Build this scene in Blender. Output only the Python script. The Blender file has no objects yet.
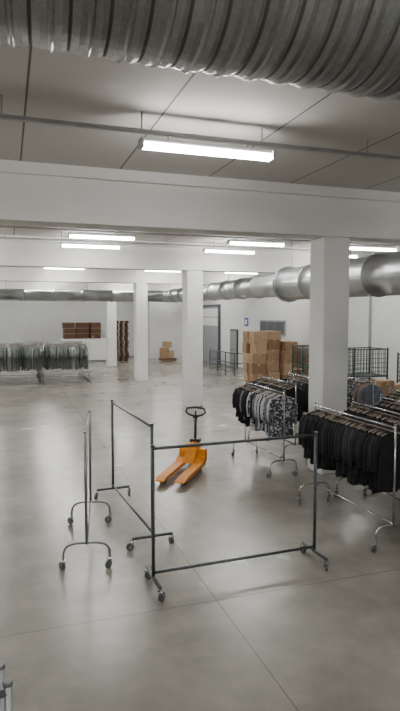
import bpy, bmesh, math, random
from mathutils import Vector, Matrix
random.seed(4)
S = bpy.context.scene
COL = S.collection
pi = math.pi

# ---------------------------------------------------------------- materials
def newmat(name):
    m = bpy.data.materials.new(name); m.use_nodes = True
    nt = m.node_tree; b = nt.nodes['Principled BSDF']
    return m, nt, b

def simple(name, col, rough=0.6, metal=0.0, var=0.12, scale=6.0, bump=0.0, bscale=40):
    m, nt, b = newmat(name)
    tc = nt.nodes.new('ShaderNodeTexCoord')
    nz = nt.nodes.new('ShaderNodeTexNoise'); nz.inputs['Scale'].default_value = scale
    nz.inputs['Detail'].default_value = 4
    nt.links.new(tc.outputs['Object'], nz.inputs['Vector'])
    r = nt.nodes.new('ShaderNodeValToRGB')
    r.color_ramp.elements[0].position = 0.3; r.color_ramp.elements[1].position = 0.7
    r.color_ramp.elements[0].color = [c*(1-var) for c in col]+[1]
    r.color_ramp.elements[1].color = [min(1, c*(1+var)) for c in col]+[1]
    nt.links.new(nz.outputs['Fac'], r.inputs['Fac'])
    nt.links.new(r.outputs['Color'], b.inputs['Base Color'])
    b.inputs['Roughness'].default_value = rough
    b.inputs['Metallic'].default_value = metal
    if bump > 0:
        n2 = nt.nodes.new('ShaderNodeTexNoise'); n2.inputs['Scale'].default_value = bscale
        nt.links.new(tc.outputs['Object'], n2.inputs['Vector'])
        bp = nt.nodes.new('ShaderNodeBump'); bp.inputs['Strength'].default_value = bump
        bp.inputs['Distance'].default_value = 0.02
        nt.links.new(n2.outputs['Fac'], bp.inputs['Height'])
        nt.links.new(bp.outputs['Normal'], b.inputs['Normal'])
    return m

def emis(name, col, st):
    m, nt, b = newmat(name)
    b.inputs['Base Color'].default_value = (0.9, 0.9, 0.9, 1)
    b.inputs['Emission Color'].default_value = (*col, 1)
    b.inputs['Emission Strength'].default_value = st
    return m

def mathn(nt, op, a=None, bb=None, va=None, vb=None):
    n = nt.nodes.new('ShaderNodeMath'); n.operation = op
    if a is not None: nt.links.new(a, n.inputs[0])
    if bb is not None: nt.links.new(bb, n.inputs[1])
    if va is not None: n.inputs[0].default_value = va
    if vb is not None: n.inputs[1].default_value = vb
    return n.outputs[0]

def floor_mat():
    m, nt, b = newmat('polished_concrete')
    L = nt.links
    tc = nt.nodes.new('ShaderNodeTexCoord')
    def noise(s, d=5, rgh=0.55):
        n = nt.nodes.new('ShaderNodeTexNoise'); n.inputs['Scale'].default_value = s
        n.inputs['Detail'].default_value = d; n.inputs['Roughness'].default_value = rgh
        L.new(tc.outputs['Object'], n.inputs['Vector']); return n.outputs['Fac']
    a = noise(0.5, 4); c = noise(1.8, 5, 0.6); d = noise(30, 3)
    s1 = mathn(nt, 'MULTIPLY', a, vb=0.5)
    s2 = mathn(nt, 'MULTIPLY', c, vb=0.42)
    s3 = mathn(nt, 'MULTIPLY', d, vb=0.08)
    s = mathn(nt, 'ADD', mathn(nt, 'ADD', s1, s2), s3)
    r = nt.nodes.new('ShaderNodeValToRGB')
    r.color_ramp.elements[0].position = 0.37; r.color_ramp.elements[1].position = 0.63
    r.color_ramp.elements[0].color = (0.195, 0.184, 0.158, 1)
    r.color_ramp.elements[1].color = (0.33, 0.315, 0.275, 1)
    L.new(s, r.inputs['Fac'])
    sx = nt.nodes.new('ShaderNodeSeparateXYZ'); L.new(tc.outputs['Object'], sx.inputs[0])
    def joint(out, off, sp, w):
        v = mathn(nt, 'ADD', out, vb=-off + sp*50)
        v = mathn(nt, 'DIVIDE', v, vb=sp)
        v = mathn(nt, 'FRACT', v)
        v = mathn(nt, 'SUBTRACT', v, vb=0.5)
        v = mathn(nt, 'ABSOLUTE', v)
        v = mathn(nt, 'SUBTRACT', va=0.5, bb=v)
        v = mathn(nt, 'MULTIPLY', v, vb=sp)
        return mathn(nt, 'LESS_THAN', v, vb=w)
    j = mathn(nt, 'MAXIMUM', joint(sx.outputs[0], 2.03, 4.0, 0.006), joint(sx.outputs[1], 5.45, 4.1, 0.006))
    mx = nt.nodes.new('ShaderNodeMixRGB'); mx.inputs[2].default_value = (0.1, 0.095, 0.085, 1)
    L.new(mathn(nt, 'MULTIPLY', j, vb=0.7), mx.inputs[0]); L.new(r.outputs[0], mx.inputs[1])
    L.new(mx.outputs[0], b.inputs['Base Color'])
    rr = mathn(nt, 'ADD', mathn(nt, 'MULTIPLY', a, vb=0.14), vb=0.18)
    L.new(rr, b.inputs['Roughness'])
    b.inputs['Specular IOR Level'].default_value = 0.6
    return m

def ceil_mat():
    m, nt, b = newmat('ceiling_panels')
    L = nt.links
    tc = nt.nodes.new('ShaderNodeTexCoord')
    sx = nt.nodes.new('ShaderNodeSeparateXYZ'); L.new(tc.outputs['Object'], sx.inputs[0])
    v = mathn(nt, 'ADD', sx.outputs[0], vb=-0.25 + 150)
    v = mathn(nt, 'FRACT', mathn(nt, 'DIVIDE', v, vb=1.5))
    v = mathn(nt, 'ABSOLUTE', mathn(nt, 'SUBTRACT', v, vb=0.5))
    j = mathn(nt, 'GREATER_THAN', v, vb=0.492)
    nz = nt.nodes.new('ShaderNodeTexNoise'); nz.inputs['Scale'].default_value = 0.8
    L.new(tc.outputs['Object'], nz.inputs['Vector'])
    r = nt.nodes.new('ShaderNodeValToRGB')
    r.color_ramp.elements[0].color = (0.52, 0.50, 0.475, 1); r.color_ramp.elements[1].color = (0.62, 0.605, 0.58, 1)
    L.new(nz.outputs['Fac'], r.inputs[0])
    mx = nt.nodes.new('ShaderNodeMixRGB'); mx.inputs[2].default_value = (0.14, 0.135, 0.13, 1)
    L.new(j, mx.inputs[0]); L.new(r.outputs[0], mx.inputs[1])
    L.new(mx.outputs[0], b.inputs['Base Color']); b.inputs['Roughness'].default_value = 0.85
    return m

def galv_mat(name, c0, c1, rough):
    m, nt, b = newmat(name)
    L = nt.links
    tc = nt.nodes.new('ShaderNodeTexCoord')
    vo = nt.nodes.new('ShaderNodeTexVoronoi'); vo.inputs['Scale'].default_value = 60
    nz = nt.nodes.new('ShaderNodeTexNoise'); nz.inputs['Scale'].default_value = 2.5; nz.inputs['Detail'].default_value = 3
    L.new(tc.outputs['Object'], vo.inputs['Vector']); L.new(tc.outputs['Object'], nz.inputs['Vector'])
    bw = nt.nodes.new('ShaderNodeRGBToBW'); L.new(vo.outputs['Color'], bw.inputs[0])
    s = mathn(nt, 'ADD', mathn(nt, 'MULTIPLY', bw.outputs[0], vb=0.2), mathn(nt, 'MULTIPLY', nz.outputs['Fac'], vb=0.8))
    r = nt.nodes.new('ShaderNodeValToRGB')
    r.color_ramp.elements[0].position = 0.25; r.color_ramp.elements[1].position = 0.75
    r.color_ramp.elements[0].color = (*c0, 1); r.color_ramp.elements[1].color = (*c1, 1)
    L.new(s, r.inputs[0]); L.new(r.outputs[0], b.inputs['Base Color'])
    b.inputs['Metallic'].default_value = 0.9
    b.inputs['Roughness'].default_value = rough
    return m

M_floor = floor_mat(); M_ceil = ceil_mat()
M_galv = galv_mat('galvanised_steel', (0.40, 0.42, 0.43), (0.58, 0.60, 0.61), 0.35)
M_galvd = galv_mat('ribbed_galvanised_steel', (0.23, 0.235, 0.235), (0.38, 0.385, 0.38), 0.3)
M_seam = simple('duct_seam', (0.10, 0.10, 0.10), 0.5, 0.5)
M_wall = simple('white_wall_paint', (0.72, 0.73, 0.725), 0.8, var=0.03, scale=1.2)
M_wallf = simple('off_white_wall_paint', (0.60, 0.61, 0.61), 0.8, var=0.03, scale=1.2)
M_beam = simple('white_beam_paint', (0.76, 0.75, 0.73), 0.75, var=0.03, scale=1.5)
M_colm = simple('white_column_paint', (0.78, 0.78, 0.77), 0.7, var=0.04, scale=2, bump=0.1)
M_lamp = emis('fluorescent_glow', (1.0, 0.985, 0.945), 74)
M_house = simple('lamp_housing', (0.75, 0.75, 0.75), 0.5, var=0.03)
M_steel = simple('grey_steel_tube', (0.085, 0.097, 0.105), 0.42, 0.5, var=0.2, scale=12)
M_chrome = simple('chrome_tube', (0.50, 0.51, 0.51), 0.25, 0.95, var=0.1)
M_rubber = simple('black_rubber', (0.03, 0.03, 0.03), 0.6)
M_wheel = simple('grey_wheel', (0.10, 0.10, 0.10), 0.5)
M_orange = simple('orange_paint', (0.80, 0.29, 0.012), 0.45, var=0.12, scale=9)
M_black = simple('black_paint', (0.02, 0.02, 0.022), 0.4)
M_card = simple('cardboard', (0.34, 0.21, 0.12), 0.85, var=0.12, scale=5)
M_card2 = simple('cardboard_light', (0.44, 0.30, 0.185), 0.85, var=0.1, scale=5)
M_card3 = simple('cardboard_dark', (0.25, 0.15, 0.085), 0.85, var=0.1, scale=5)
M_tape = simple('packing_tape', (0.46, 0.35, 0.23), 0.35)
M_wood = simple('pallet_wood', (0.13, 0.07, 0.045), 0.85, var=0.3, scale=12)
M_grey = simple('grey_door_paint', (0.27, 0.29, 0.31), 0.6, var=0.06)
M_dgrey = simple('dark_grey_paint', (0.06, 0.07, 0.08), 0.5)
M_green = simple('green_mesh_steel', (0.04, 0.065, 0.065), 0.5, 0.3)
M_sign = simple('blue_sign_paint', (0.03, 0.12, 0.4), 0.5)
M_sheet = simple('white_film', (0.85, 0.85, 0.84), 0.5, var=0.04, scale=8)
M_hang = simple('hanger_plastic', (0.36, 0.29, 0.22), 0.5, var=0.2)
M_pipe = simple('pale_conduit', (0.42, 0.42, 0.43), 0.5, 0.2)

def cloth(name, col, var=0.25):
    return simple(name, col, 0.92, var=var, scale=9, bump=0.5, bscale=25)
def pattern_cloth(name, c1, c2, sc=22):
    m, nt, b = newmat(name)
    tc = nt.nodes.new('ShaderNodeTexCoord')
    vo = nt.nodes.new('ShaderNodeTexNoise'); vo.inputs['Scale'].default_value = sc; vo.inputs['Detail'].default_value = 2
    nt.links.new(tc.outputs['Object'], vo.inputs['Vector'])
    r = nt.nodes.new('ShaderNodeValToRGB'); r.color_ramp.interpolation = 'CONSTANT'
    r.color_ramp.elements[0].color = (*c1, 1); r.color_ramp.elements[1].position = 0.55; r.color_ramp.elements[1].color = (*c2, 1)
    nt.links.new(vo.outputs['Fac'], r.inputs[0]); nt.links.new(r.outputs[0], b.inputs['Base Color'])
    b.inputs['Roughness'].default_value = 0.9
    return m
C_black = cloth('black_fabric', (0.007, 0.007, 0.009))
C_navy = cloth('navy_fabric', (0.011, 0.013, 0.022))
C_char = cloth('charcoal_fabric', (0.022, 0.022, 0.025))
C_blue = cloth('blue_grey_fabric', (0.15, 0.17, 0.21))
C_white = cloth('white_fabric', (0.6, 0.6, 0.62), 0.1)
C_pat = pattern_cloth('patterned_fabric', (0.04, 0.043, 0.06), (0.42, 0.43, 0.46), 26)
C_gg = cloth('grey_green_fabric', (0.13, 0.145, 0.135))
C_gl = cloth('pale_grey_fabric', (0.30, 0.31, 0.30))
C_gd = cloth('dark_green_fabric', (0.055, 0.068, 0.064))
C_beige = cloth('beige_fabric', (0.30, 0.24, 0.20))

# ---------------------------------------------------------------- mesh helpers
class B:
    def __init__(self): self.bm = bmesh.new(); self.mats = []
    def mi(self, m):
        if m not in self.mats: self.mats.append(m)
        return self.mats.index(m)
    def box(self, lo, hi, mat, rot=None, bev=0.0):
        c = [(lo[i]+hi[i])/2 for i in range(3)]; s = [hi[i]-lo[i] for i in range(3)]
        mt = Matrix.Translation(c)
        if rot is not None: mt = mt @ rot
        r = bmesh.ops.create_cube(self.bm, size=1, matrix=mt @ Matrix.Diagonal((*s, 1)))
        k = self.mi(mat)
        fs = {f for v in r['verts'] for f in v.link_faces}
        for f in fs: f.material_index = k
        if bev > 0:
            es = list({e for v in r['verts'] for e in v.link_edges})
            bb = bmesh.ops.bevel(self.bm, geom=es, offset=bev, segments=1, affect='EDGES', profile=0.5)
            for f in bb['faces']: f.material_index = k
    def prism(self, pts, y0, y1, mat):
        k = self.mi(mat)
        a = [self.bm.verts.new((p[0], y0, p[1])) for p in pts]
        b = [self.bm.verts.new((p[0], y1, p[1])) for p in pts]
        n = len(pts)
        f = [self.bm.faces.new(a), self.bm.faces.new(b[::-1])]
        for i in range(n): f.append(self.bm.faces.new((a[i], b[i], b[(i+1) % n], a[(i+1) % n])))
        for x in f: x.material_index = k
    def tube(self, pts, r, mat, seg=8, smooth=True):
        k = self.mi(mat); P = [Vector(p) for p in pts]; rings = []
        up = None
        for i, p in enumerate(P):
            if i == 0: d = P[1]-P[0]
            elif i == len(P)-1: d = P[-1]-P[-2]
            else:
                d = (P[i]-P[i-1]).normalized()+(P[i+1]-P[i]).normalized()
                if d.length < 1e-6: d = P[i+1]-P[i-1]
                if d.length < 1e-6: d = P[-1]-P[0]
            if d.length < 1e-6: d = P[-1]-P[0]
            d.normalize()
            if up is None:
                up = Vector((0, 0, 1)) if abs(d.z) < 0.9 else Vector((1, 0, 0))
            u = (up - d*up.dot(d)).normalized(); w = d.cross(u); up = u
            rr = r[i] if isinstance(r, (list, tuple)) else r
            rings.append([self.bm.verts.new(p + rr*(math.cos(2*pi*j/seg)*u + math.sin(2*pi*j/seg)*w)) for j in range(seg)])
        for a, b in zip(rings, rings[1:]):
            for j in range(seg):
                f = self.bm.faces.new((a[j], a[(j+1) % seg], b[(j+1) % seg], b[j])); f.material_index = k; f.smooth = smooth
        for rg in (rings[0][::-1], rings[-1]):
            f = self.bm.faces.new(rg); f.material_index = k
    def done(self, name, parent=None, loc=(0, 0, 0), rz=0.0):
        me = bpy.data.meshes.new(name)
        bmesh.ops.recalc_face_normals(self.bm, faces=self.bm.faces[:])
        self.bm.to_mesh(me); self.bm.free()
        for m in self.mats: me.materials.append(m)
        o = bpy.data.objects.new(name, me); COL.objects.link(o)
        o.location = loc; o.rotation_euler = (0, 0, rz)
        if parent: o.parent = parent
        return o

def empty(name, loc=(0, 0, 0), rz=0):
    e = bpy.data.objects.new(name, None); COL.objects.link(e); e.location = loc; e.rotation_euler = (0, 0, rz)
    e.empty_display_size = 0.2
    return e

# ---------------------------------------------------------------- room shell
XL, XR, Y0, Y1, ZC = -8.0, 12.2, -4.0, 40.0, 5.3
def slab(name, lo, hi, mat):
    b = B(); b.box(lo, hi, mat); return b.done(name)
slab('floor', (XL, Y0, -0.1), (XR, Y1, 0), M_floor)
slab('ceiling', (XL, Y0, ZC), (XR, Y1, ZC+0.1), M_ceil)
slab('wall_left', (XL-0.15, Y0, 0), (XL, Y1, ZC), M_wall)
slab('wall_right', (XR, Y0, 0), (XR+0.15, Y1, ZC), M_wall)
slab('wall_back', (XL, Y0-0.15, 0), (XR, Y0, ZC), M_wall)
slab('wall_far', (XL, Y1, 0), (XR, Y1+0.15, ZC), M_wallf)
slab('wall_far_annex', (9.2, 37.9, 0), (XR, Y1, ZC), M_wall)
slab('baseboard_far', (XL, Y1-0.03, 0), (9.2, Y1, 0.12), M_grey)
slab('baseboard_right', (XR-0.03, 10, 0), (XR, 32.1, 0.12), M_grey)
k = 0
for y in (13.6, 15.4, 17.2, 19.0, 20.8):
    k += 1
    slab('trim_%d' % k, (XR-0.06, y-0.04, 0), (XR, y+0.04, 4.3), M_grey)
slab('trim_6', (XR-0.05, 12, 4.25), (XR, 24, 4.37), M_grey)

XD = XR-0.004
b = B()
b.box((XR-0.08, 32.3, 0), (XD, 35.3, 3.5), M_grey)
for i in range(6): b.box((XR-0.1, 32.4, 0.1+i*0.56), (XR-0.08, 35.2, 0.1+i*0.56+0.5), M_wall if i > 3 else M_grey)
b.box((XR-0.14, 32.15, 0), (XD, 32.3, 3.6), M_dgrey); b.box((XR-0.14, 35.3, 0), (XD, 35.45, 3.6), M_dgrey)
b.box((XR-0.14, 32.15, 3.5), (XD, 35.45, 3.65), M_dgrey)
b.done('door_1')
b = B()
b.box((XR-0.06, 29.4, 0), (XD, 30.5, 2.2), M_dgrey); b.box((XR-0.09, 29.5, 0.05), (XR-0.06, 30.4, 2.12), M_grey)
b.tube([(XR-0.12, 29.6, 1.05), (XR-0.12, 30.3, 1.05)], 0.02, M_chrome)
b.done('door_2')
b = B()
b.box((XR-0.06, 23.7, 2.05), (XD, 26.4, 2.75), M_grey)
for i in range(3): b.box((XR-0.08, 23.78+i*0.88, 2.12), (XR-0.055, 24.6+i*0.88, 2.68), M_dgrey)
b.done('window_1')
b = B(); b.box((XR-0.03, 28.0, 2.4), (XD, 28.5, 2.85), M_sign); b.box((XR-0.035, 28.1, 2.5), (XR-0.03, 28.4, 2.75), M_wall)
b.done('safety_sign')

COLY = (9.5, 17.9, 25.6, 33.4)
for y in COLY:
    w = 0.27
    b = B(); b.box((5.8-w, y-w, 0), (5.8+w, y+w, 4.44), M_colm, bev=0.02)
    b.done('concrete_column')
for i, y in enumerate(COLY):
    b = B(); b.box((XL, y-0.28, 4.44), (XR, y+0.28, ZC-0.17), M_beam)
    b.box((XL, y-0.38, ZC-0.17), (XR, y+0.38, ZC), M_beam)
    b.done('ceiling_beam')

ZT = 5.06
def track(y, x0=XL, x1=XR):
    b = B()
    b.box((x0, y-0.03, ZT), (x1, y+0.03, ZT+0.04), M_pipe)
    x = x0+0.5
    while x < x1:
        b.tube([(x, y, ZT+0.03), (x, y, ZC)], 0.008, M_pipe, 6); x += 1.5
    b.done('cable_tray')
def lamp(x, y, z=4.92):
    b = B(); L = 0.83
    b.box((-L, -0.06, 0.035), (L, 0.06, 0.085), M_house, bev=0.01)
    b.box((-L, -0.08, -0.03), (-L+0.03, 0.08, 0.08), M_house); b.box((L-0.03, -0.08, -0.03), (L, 0.08, 0.08), M_house)
    for s in (-0.045, 0.045): b.tube([(-L+0.03, s, 0.0), (L-0.03, s, 0.0)], 0.026, M_lamp, 8)
    for s in (-0.5, 0.5): b.tube([(s, 0, 0.08), (s, 0, ZT-z-0.002)], 0.01, M_pipe, 6)
    b.done('fluorescent_lamp', loc=(x, y, z))
for y in (6.5, 14.4, 16.4, 22.4, 24.3, 30.3, 32.1, 37.4): track(y)
for x in (-1.97, 2.31, 8.8): lamp(x, 6.5)  # outer two are added out of view to brighten the first beam's front
for y in (14.4, 16.4, 22.4, 24.3, 30.3, 32.1, 37.4):
    for x in (-5.5, -1.6, 2.3, 6.5, 10.2): lamp(x, y)
track(-2.0); track(0.4)  # trays carrying the added fill lamps, out of view
for x in (-3, 1.6, 6.2): lamp(x, -2.0)  # unseen fill lamps, added to lift the near beam and ceiling
for x in (-1.5, 4.2): lamp(x, 0.4)  # further added fill lamps, hidden behind the spiral duct

# ---------------------------------------------------------------- ducts
def spiral_duct(name, x0, x1, y, z, r, pitch=0.17):
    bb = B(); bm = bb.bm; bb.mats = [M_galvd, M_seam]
    seg = 48
    knots = [(0.0, 0.0, 1), (0.05, -0.006, 1), (0.10, 0.0, 0), (0.30, 0.008, 0), (0.48, 0.004, 0), (0.54, 0.017, 0), (0.60, 0.018, 0), (0.66, 0.004, 0), (0.85, 0.008, 0)]
    xs = []
    n = int((x1-x0)/pitch)+2
    for i in range(-1, n):
        for f, h, mi in knots: xs.append((i+f, h, mi))
    prev = None
    for f, h, mi in xs:
        ring = []
        for j in range(seg+1):
            a = 2*pi*j/seg
            x = x0+pitch*(f + j/seg)
            x = max(x0, min(x1, x))
            rr = r+h+0.003*math.sin(x*5+2*a)
            ring.append(bm.verts.new((x, y+rr*math.cos(a), z+rr*math.sin(a))))
        if prev:
            for j in range(seg):
                q = (prev[0][j], ring[j], ring[j+1], prev[0][j+1])
                if (q[0].co-q[1].co).length < 1e-5 and (q[2].co-q[3].co).length < 1e-5: continue
                fc = bm.faces.new(q); fc.smooth = False; fc.material_index = prev[1]
        prev = (ring, mi)
    for xx in (-0.2, 6.3):
        prof = [(xx-0.14, r+0.024), (xx-0.03, r+0.026), (xx-0.03, r+0.05), (xx+0.03, r+0.05), (xx+0.03, r+0.026), (xx+0.14, r+0.024)]
        bb.tube([(p[0], y, z) for p in prof], [p[1] for p in prof], M_galvd, 40, False)
    for xx in (-5, -2.5, 7.5, 10.5):
        bb.tube([(xx, y-r*0.7, z+r*0.72), (xx, y-r*0.7, ZC)], 0.012, M_pipe, 6)
        bb.tube([(xx, y+r*0.7, z+r*0.72), (xx, y+r*0.7, ZC)], 0.012, M_pipe, 6)
    return bb.done(name)
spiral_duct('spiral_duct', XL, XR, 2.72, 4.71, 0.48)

def sect_duct(name, path, rad, seamstep=1.4):
    b = B()
    P = [Vector(p) for p in path]
    pts = []; rs = []
    for i in range(len(P)-1):
        L = (P[i+1]-P[i]).length; n = max(1, int(L/seamstep)); r0, r1 = rad[i], rad[i+1]
        for k in range(n):
            t = k/n; p = P[i].lerp(P[i+1], t); d = (P[i+1]-P[i]).normalized(); r = r0+(r1-r0)*t
            if k > 0:
                for o, e in ((-0.04, 0), (-0.035, 0.025), (0.035, 0.025), (0.04, 0)):
                    pts.append(p+d*o); rs.append(r+e)
            else:
                pts.append(p); rs.append(r)
    pts.append(P[-1]); rs.append(rad[-1])
    b.tube(pts, rs, M_galv, 32)
    return b
b = sect_duct('x', [(7.85, -3.8, 3.6), (7.85, 3.8, 3.6), (7.86, 6.5, 3.86), (7.9, 15.2, 3.9), (7.92, 15.8, 3.92), (8.2, 29.6, 4.0)], [0.46, 0.46, 0.46, 0.46, 0.36, 0.33])
for y in (8, 12, 15, 20, 24, 28):
    b.tube([(7.9, y, 4.2), (7.9, y, ZC)], 0.012, M_pipe, 6)
b.tube([(7.9, 15.15, 3.9), (7.9, 15.2, 3.9)], 0.53, M_galv, 32)
b.done('ventilation_duct')
b = sect_duct('x', [(8.2, 30.0, 4.0), (XL, 30.0, 4.0)], [0.30, 0.26])
for x in (-4, 0, 4): b.tube([(x, 30, 4.25), (x, 30, ZC)], 0.012, M_pipe, 6)
b.done('branch_duct')

# ---------------------------------------------------------------- racks
def caster(b, x, y, z=0.13, wm=M_wheel):
    r = 0.05; a = random.uniform(0, pi); d = Vector((math.cos(a), math.sin(a), 0)); n = Vector((-d.y, d.x, 0))
    c = Vector((x, y, r))+d*0.025
    b.tube([c-n*0.014, c+n*0.014], r, wm, 14, False)
    b.tube([c-n*0.018, c+n*0.018], r*0.4, M_chrome, 8, False)
    for s in (-1, 1):
        b.tube([c+n*s*0.022, Vector((x, y, 0.105))+n*s*0.022], 0.008, M_chrome, 5)
    b.tube([(x, y, 0.1), (x, y, 0.118)], 0.028, M_chrome, 8)
    b.tube([(x, y, 0.11), (x, y, z)], 0.01, M_chrome, 6)

def rack_frame(parent, L, H=1.6, style='grey', fw=0.27):
    b = B(); h = L/2
    if style == 'grey':
        m = M_steel; r = 0.017
        for s in (-h, h):
            b.tube([(s, 0, 0.14), (s, 0, H)], 0.02, m, 8)
            b.tube([(s, 0, H-0.01), (s, 0, H+0.012)], 0.025, m, 8)
            b.tube([(s, -fw, 0.15), (s, fw, 0.15)], 0.02, m, 6)
            for t in (-fw, fw): caster(b, s, t)
        b.tube([(-h, 0, H-0.03), (h, 0, H-0.03)], r, m, 8)
        b.tube([(-h, 0, 0.2), (h, 0, 0.2)], r, m, 8)
    else:
        m = M_chrome if style == 'chrome' else M_steelc
        for s in (-h, h):
            b.tube([(s, 0, 0.3), (s, 0, H)], 0.016, m, 8)
            pts = []
            for i in range(13):
                a = pi*i/12
                y = -fw*math.copysign(abs(math.cos(a))**0.55, math.cos(a)); z = 0.13+0.19*abs(math.sin(a))**0.55
                pts.append((s, y, z))
            b.tube(pts, 0.014, m, 8)
            b.tube([(s, 0, H-0.0), (s, 0, H+0.02)], 0.02, m, 8)
            for t in (-fw, fw): caster(b, s, t)
        b.tube([(-h, 0, H-0.03), (h, 0, H-0.03)], 0.015, m, 8)
        b.tube([(-h, 0.0, 0.32), (h, 0.0, 0.32)], 0.013, m, 8)
    return b.done('rack_frame', parent)
M_steelc = simple('dull_steel_tube', (0.24, 0.25, 0.25), 0.35, 0.8, var=0.15)

def garment(b, x, top, length, mat, wide=0.22, sleeves=True, lean=0.0):
    bm = b.bm; k = b.mi(mat); seg = 10
    th = random.uniform(0.022, 0.034); ph = random.uniform(0, 6)
    lv = [(-0.05, 0.05, 0.5), (-0.065, 0.085, 0.7), (-0.10, wide*0.78, 0.9), (-0.135, wide, 1), (-0.28, wide*0.98, 1.1),
          (-0.28-(length-0.28)*0.45, wide*0.93, 1.15), (-length*0.97, wide*1.02, 1.3), (-length, wide, 1.1)]
    yo = random.uniform(-0.02, 0.02); tw = random.uniform(-0.12, 0.12)
    rings = []
    for zi, (dz, w, t) in enumerate(lv):
        ring = []
        for j in range(seg):
            a = 2*pi*j/seg
            px = th*t*math.sin(a)*(1+0.3*math.sin(3*a+ph+zi*0.4)) + lean*dz + (math.cos(a)*w*tw)
            py = w*math.cos(a)*(1 if zi < 4 else 1+0.04*math.sin(ph+zi*1.7))
            pz = top+dz + (0.015*math.sin(2*a+ph) if zi > 5 else 0)
            ring.append(bm.verts.new((x+px, yo+py, pz)))
        rings.append(ring)
    fs = [bm.faces.new(rings[0]), bm.faces.new(rings[-1][::-1])]
    for a, c in zip(rings, rings[1:]):
        for j in range(seg): fs.append(bm.faces.new((a[j], a[(j+1) % seg], c[(j+1) % seg], c[j])))
    for f in fs: f.material_index = k; f.smooth = True
    if sleeves:
        sl = random.uniform(0.42, 0.52)
        for s in (-1, 1):
            o = random.uniform(-0.02, 0.02)
            b.tube([(x+s*wide*0.9*tw, yo+s*wide*0.9, top-0.12), (x+s*wide*tw+o, yo+s*(wide+0.035), top-0.24),
                    (x+s*wide*tw+o, yo+s*(wide+0.05), top-0.4), (x+s*wide*tw+o*1.5, yo+s*(wide+0.04), top-0.1-sl)],
                   [0.035, 0.042, 0.036, 0.03], mat, 6)
    b.tube([(x, 0, top+0.02), (x, 0.018, top+0.008), (x, 0.0, top-0.012), (x, 0, top-0.05)], 0.004, M_chrome, 4)
    b.tube([(x, yo-wide*0.75, top-0.095), (x, 0, top-0.045), (x, yo+wide*0.75, top-0.095)], 0.008, M_hang, 4)

def clothing_rack(name, loc, rz, L, mats, style='chrome', H=1.6, length=(0.66, 0.8), step=0.055, sleeves=True, fill=0.97, wide=0.22, weights=None, seq=None):
    e = empty(name, loc, rz)
    rack_frame(e, L, H, style)
    if mats:
        b = B(); x = -L/2+0.06; i = 0
        cur = random.choices(mats, weights)[0]
        while x < L/2-0.05:
            if random.random() < 0.35: cur = random.choices(mats, weights)[0]
            if seq and i < len(seq): cur = seq[i]
            i += 1
            if random.random() < fill:
                garment(b, x, H-0.035, random.uniform(*length), cur, wide*random.uniform(0.92, 1.06), sleeves, random.uniform(-0.03, 0.03))
            x += step*random.uniform(0.8, 1.25)
        b.done('garments', e)
    return e

H90 = pi/2
clothing_rack('empty_garment_rack', (2.46, 5.9, 0), 0.03, 2.02, None, 'grey', H=1.6)
clothing_rack('empty_garment_rack', (1.66, 8.1, 0), H90+0.055, 2.2, None, 'grey', H=1.61)
clothing_rack('empty_garment_rack', (0.96, 7.38, 0), H90-0.17, 1.5, None, 'dull', H=1.63)
clothing_rack('empty_garment_rack', (-0.975, 2.18, 0), 0.08, 1.9, None, 'dull', H=1.56)
clothing_rack('empty_garment_rack', (-0.965, 2.66, 0), -0.30, 1.9, None, 'dull', H=1.56)
dark = [C_black, C_navy, C_char, C_pat]
clothing_rack('clothing_rack', (4.62, 6.93, 0), H90+0.02, 1.92, dark, weights=[6, 3, 1.5, 0], length=(0.72, 0.88), seq=[C_black]*8)
clothing_rack('clothing_rack', (5.35, 7.1, 0), H90-0.03, 1.85, dark, weights=[6, 4, 2, 0.3])
clothing_rack('clothing_rack', (6.15, 7.4, 0), H90, 1.85, dark, weights=[6, 4, 2, 0.5])
clothing_rack('clothing_rack', (6.95, 8.2, 0), H90, 1.85, dark+[C_beige], weights=[5, 4, 2, 0.5, 0.6])
clothing_rack('clothing_rack', (7.75, 8.8, 0), H90, 1.85, dark+[C_beige], weights=[5, 4, 2, 0.5, 1])
mix = [C_navy, C_black, C_blue, C_white, C_pat]
K, N, U, W, P = C_black, C_navy, C_blue, C_white, C_pat
clothing_rack('clothing_rack', (4.8, 10.25, 0), H90+0.0, 1.8, mix, weights=[4, 4, 1, 0.5, 1], length=(0.68, 0.84), step=0.062,
              seq=[P, W, U, P, W, U, N, W, P, U, W, U, N, P, W, W, K, N, K, K, U, K, K, K, K, K])
clothing_rack('clothing_rack', (5.6, 11.3, 0), H90, 1.8, mix, weights=[4, 4, 1, 0.5, 0.5])
clothing_rack('clothing_rack', (6.5, 11.5, 0), H90, 1.8, mix+[C_beige], weights=[4, 4, 1, 0.4, 0.4, 0.4])
clothing_rack('clothing_rack', (7.4, 11.2, 0), H90, 1.8, mix+[C_beige], weights=[4, 4, 1, 0.4, 0.4, 0.5])
gg = [C_gg, C_gl, C_gd]
for j, y in enumerate((25.5, 26.6, 27.7, 28.7)):
    for i in range(3):
        clothing_rack('garment_rack', (2.45-i*2.05, y, 0), random.uniform(-0.02, 0.02), 1.95, gg, H=1.74,
                      length=(0.98, 1.12), step=0.06, weights=[4, 2, 2.5], wide=0.23)

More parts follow.
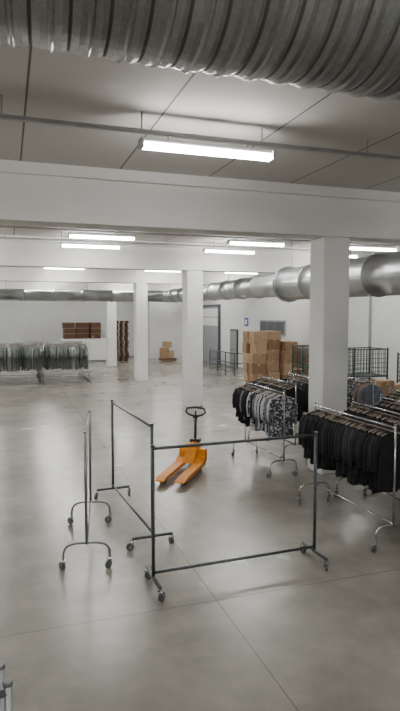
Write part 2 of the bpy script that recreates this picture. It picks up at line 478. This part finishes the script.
# ---------------------------------------------------------------- pallet jack
def pallet_jack(loc, rz):
    e = empty('pallet_jack', loc, rz)
    b = B(); L = 1.42
    for s in (-0.19, 0.19):
        pts = [(0.0, 0.2), (0.0, 0.09), (-0.05, 0.075), (-L+0.12, 0.075), (-L-0.02, 0.085), (-L, 0.105), (-L+0.2, 0.135), (-0.25, 0.14), (-0.12, 0.2)]
        b.prism(pts, s-0.09, s+0.09, M_orange)
    b.box((-0.02, -0.28, 0.10), (0.10, 0.28, 0.36), M_orange, bev=0.02)
    b.prism([(-0.32, 0.14), (0.0, 0.14), (0.0, 0.38), (-0.05, 0.38)], -0.11, 0.11, M_orange)
    b.box((-0.03, -0.14, 0.34), (0.12, 0.14, 0.46), M_orange, bev=0.015)
    b.done('fork_frame', e)
    b = B()
    b.tube([(0.2, 0, 0.14), (0.2, 0, 0.5)], 0.055, M_black, 14)
    b.tube([(0.2, 0, 0.2), (0.2, 0, 0.3)], 0.08, M_orange, 14)
    b.box((0.08, -0.05, 0.42), (0.24, 0.05, 0.47), M_orange)
    b.box((0.14, -0.1, 0.45), (0.28, 0.1, 0.52), M_black, bev=0.01)
    b.done('hydraulic_pump', e)
    b = B()
    for s in (-0.09, 0.09):
        b.tube([(0.2, s-0.03, 0.095), (0.2, s+0.03, 0.095)], 0.095, M_rubber, 20, False)
        b.tube([(0.2, s-0.034, 0.095), (0.2, s+0.034, 0.095)], 0.04, M_chrome, 10, False)
    b.tube([(0.2, -0.1, 0.095), (0.2, 0.1, 0.095)], 0.015, M_steel, 6)
    for s in (-0.19, 0.19):
        b.tube([(-L+0.22, s-0.05, 0.042), (-L+0.22, s+0.05, 0.042)], 0.042, M_rubber, 14, False)
    b.done('wheels', e)
    b = B()
    b.tube([(0.2, 0, 0.48), (0.22, 0, 0.98)], 0.027, M_black, 10)
    b.tube([(0.22, 0, 0.97), (0.222, -0.13, 1.0), (0.225, -0.2, 1.05), (0.228, -0.18, 1.13), (0.23, 0, 1.15), (0.228, 0.18, 1.13),
            (0.225, 0.2, 1.05), (0.222, 0.13, 1.0), (0.22, 0, 0.97)], 0.022, M_black, 8)
    b.tube([(0.222, 0, 0.97), (0.228, 0, 1.08)], 0.018, M_black, 8)
    b.box((0.195, -0.045, 0.93), (0.245, 0.045, 1.0), M_black)
    b.done('tow_handle', e)
    return e
pallet_jack((3.43, 10.6, 0), math.atan2(1.45, 1.0))

# ---------------------------------------------------------------- boxes, pallets, cages
def carton(b, x, y, z, sx, sy, sz, rot=0.0, mat=None):
    mat = mat or random.choice([M_card, M_card3, M_card2, M_card])
    R = Matrix.Rotation(rot, 4, 'Z')
    b.box((x-sx/2, y-sy/2, z), (x+sx/2, y+sy/2, z+sz), mat, rot=R, bev=0.008)
    b.box((x-sx/2-0.002, y-0.03, z+sz*0.75), (x+sx/2+0.002, y+0.03, z+sz+0.003), M_tape, rot=R)
    b.box((x-0.03, y-sy/2-0.002, z+sz*0.8), (x+0.03, y+sy/2+0.002, z+sz+0.002), M_tape, rot=R)
def pallet(b, x, y, z, sx=1.2, sy=0.8):
    for i in range(5):
        yy = y-sy/2+0.05+i*(sy-0.1)/4
        b.box((x-sx/2, yy-0.05, z+0.12), (x+sx/2, yy+0.05, z+0.144), M_wood)
    for i in range(3):
        xx = x-sx/2+0.05+i*(sx-0.1)/2
        b.box((xx-0.05, y-sy/2, z+0.02), (xx+0.05, y+sy/2, z+0.12), M_wood)
        b.box((xx-0.05, y-sy/2, z), (xx+0.05, y+sy/2, z+0.02), M_wood)

b = B()
pallet(b, 10.15, 21.9, 0); pallet(b, 11.4, 21.4, 0, 1.0)
hs = [(0.42, 0.42, 0.42, 0.42, 0.5), (0.5, 0.5, 0.42, 0.42, 0.36), (0.36, 0.5, 0.5, 0.4)]
for ci, x in enumerate((9.87, 10.52, 11.17)):
    for yy in (21.65, 22.2):
        z = 0.144
        for h in hs[ci]:
            carton(b, x+random.uniform(-0.07, 0.05), yy-(0.25 if ci == 2 else 0)+random.uniform(-0.04, 0.04), z, random.uniform(0.52, 0.64), 0.5, h-0.01, random.uniform(-0.09, 0.09))
            z += h
for r in range(3): carton(b, 11.7, 21.3, 0.144+r*0.5, 0.45, 0.5, 0.48, 0.05)
b.done('cardboard_box_stack')

b = B()
b.box((8.6, 11.6, 0.86), (10.6, 12.6, 0.9), M_dgrey)
for x in (8.65, 10.55):
    for y in (11.65, 12.55): b.tube([(x, y, 0), (x, y, 0.87)], 0.025, M_dgrey, 8)
b.done('work_table')
b = B()
for i, x in enumerate((8.85, 9.3, 9.75, 10.25)):
    carton(b, x, 11.95, 0.902, 0.4, 0.45, 0.36 if i % 2 else 0.48, random.uniform(-0.1, 0.1), M_card2 if i % 2 else M_card)
b.done('cardboard_boxes')
b = B()
b.box((9.55, 36.0, 0), (10.55, 36.8, 0.15), M_wood)
carton(b, 9.8, 36.3, 0.15, 0.5, 0.5, 0.7, 0.05, M_card); carton(b, 10.25, 36.4, 0.15, 0.35, 0.5, 0.5, 0.0, M_card2); carton(b, 10.0, 36.35, 0.86, 0.5, 0.45, 0.4, 0.1, M_card2)
b.done('cardboard_cartons')

def mesh_cage(name, x, y, w, d, h, n=2, rz=0):
    b = B()
    for t in range(n):
        z0 = t*(h/n); z1 = z0+h/n-0.05
        for sx in (-w/2, w/2):
            for sy in (-d/2, d/2): b.tube([(sx, sy, z0), (sx, sy, z1+0.05)], 0.03, M_green, 6)
        for z in (z0+0.12, z1):
            for p, q in (((-w/2, -d/2), (w/2, -d/2)), ((-w/2, d/2), (w/2, d/2)), ((-w/2, -d/2), (-w/2, d/2)), ((w/2, -d/2), (w/2, d/2))):
                b.tube([(*p, z), (*q, z)], 0.02, M_green, 5)
        b.box((-w/2, -d/2, z0+0.10), (w/2, d/2, z0+0.13), M_green)
        k = int(w/0.1)
        for i in range(1, k):
            xx = -w/2+w*i/k
            for s in (-d/2, d/2): b.tube([(xx, s, z0+0.12), (xx, s, z1)], 0.011, M_green, 4)
        for i in range(1, 6):
            zz = z0+0.12+(z1-z0-0.12)*i/6
            for s in (-d/2, d/2): b.tube([(-w/2, s, zz), (w/2, s, zz)], 0.008, M_green, 4)
        k = int(d/0.1)
        for i in range(1, k):
            yy = -d/2+d*i/k
            for s in (-w/2, w/2): b.tube([(s, yy, z0+0.12), (s, yy, z1)], 0.011, M_green, 4)
    return b.done(name, loc=(x, y, 0), rz=rz)
mesh_cage('mesh_container', 10.5, 15.2, 1.2, 0.9, 2.0)
mesh_cage('mesh_container', 10.7, 18.8, 1.0, 0.8, 1.9)
mesh_cage('mesh_container', 11.35, 13.6, 0.9, 0.8, 1.9)

b = B()
for y in (26.0, 27.2, 28.4, 29.6):
    b.tube([(10.6, y, 0), (10.6, y, 1.1)], 0.03, M_steel, 8)
for z in (0.15, 0.6, 1.1): b.tube([(10.6, 26.0, z), (10.6, 29.6, z)], 0.025, M_steel, 8)
for i in range(24): b.tube([(10.6, 26.1+i*0.15, 0.15), (10.6, 26.1+i*0.15, 1.1)], 0.01, M_steel, 5)
for z in (0.6, 1.1): b.tube([(10.6, 26.0, z), (11.9, 26.0, z)], 0.025, M_steel, 8)
b.tube([(11.9, 26.0, 0), (11.9, 26.0, 1.1)], 0.03, M_steel, 8)
b.done('metal_railing')

# white-covered table with crates on top
b = B()
b.box((3.2, 36.7, 1.42), (6.2, 37.9, 1.48), M_sheet, bev=0.02)
b.box((3.22, 36.72, 0.12), (6.18, 36.78, 1.44), M_sheet); b.box((6.12, 36.75, 0.12), (6.18, 37.88, 1.44), M_sheet)
for x in (3.3, 6.05):
    for y in (36.9, 37.8): b.box((x-0.04, y-0.04, 0), (x+0.04, y+0.04, 1.43), M_grey)
b.done('white_table')
b = B()
for x, w, n in ((3.75, 0.36, 3), (4.6, 0.4, 3), (5.4, 0.33, 3)):
    for i in range(n):
        z0 = 1.482+i*0.35; o = random.uniform(-0.03, 0.03); xx = x+o
        b.box((xx-w, 36.95, z0), (xx+w, 37.0, z0+0.09), M_wood); b.box((xx-w, 36.95, z0+0.11), (xx+w, 37.0, z0+0.2), M_wood)
        b.box((xx-w, 36.95, z0+0.22), (xx+w, 37.0, z0+0.31), M_wood)
        b.box((xx-w, 37.0, z0), (xx-w+0.05, 37.75, z0+0.31), M_wood); b.box((xx+w-0.05, 37.0, z0), (xx+w, 37.75, z0+0.31), M_wood)
        b.box((xx-w, 37.7, z0), (xx+w, 37.75, z0+0.35), M_wood); b.box((xx-w+0.05, 37.0, z0+0.01), (xx+w-0.05, 37.7, z0+0.3), M_card3)
        b.box((xx-w, 37.0, z0+0.3), (xx+w, 37.7, z0+0.345), M_card2)
b.done('wooden_crates')
b = B()
for i in range(18): pallet(b, 7.1+random.uniform(-0.05, 0.05), 37.0+random.uniform(-0.04, 0.04), i*0.146, 0.75, 0.8)
b.done('pallet_stack')

# ---------------------------------------------------------------- world + camera
w = bpy.data.worlds.new('World'); S.world = w; w.use_nodes = True
w.node_tree.nodes['Background'].inputs[0].default_value = (0.5, 0.55, 0.6, 1)
w.node_tree.nodes['Background'].inputs[1].default_value = 0.3
cam = bpy.data.cameras.new('camera'); co = bpy.data.objects.new('camera', cam); COL.objects.link(co)
co.location = (0, 0, 3.0)
co.rotation_euler = (math.radians(90-4.06), 0, math.radians(-18.7))
cam.sensor_fit = 'VERTICAL'; cam.sensor_height = 36; cam.lens = 36*570/711
cam.clip_end = 200; cam.clip_start = 0.05
S.camera = co
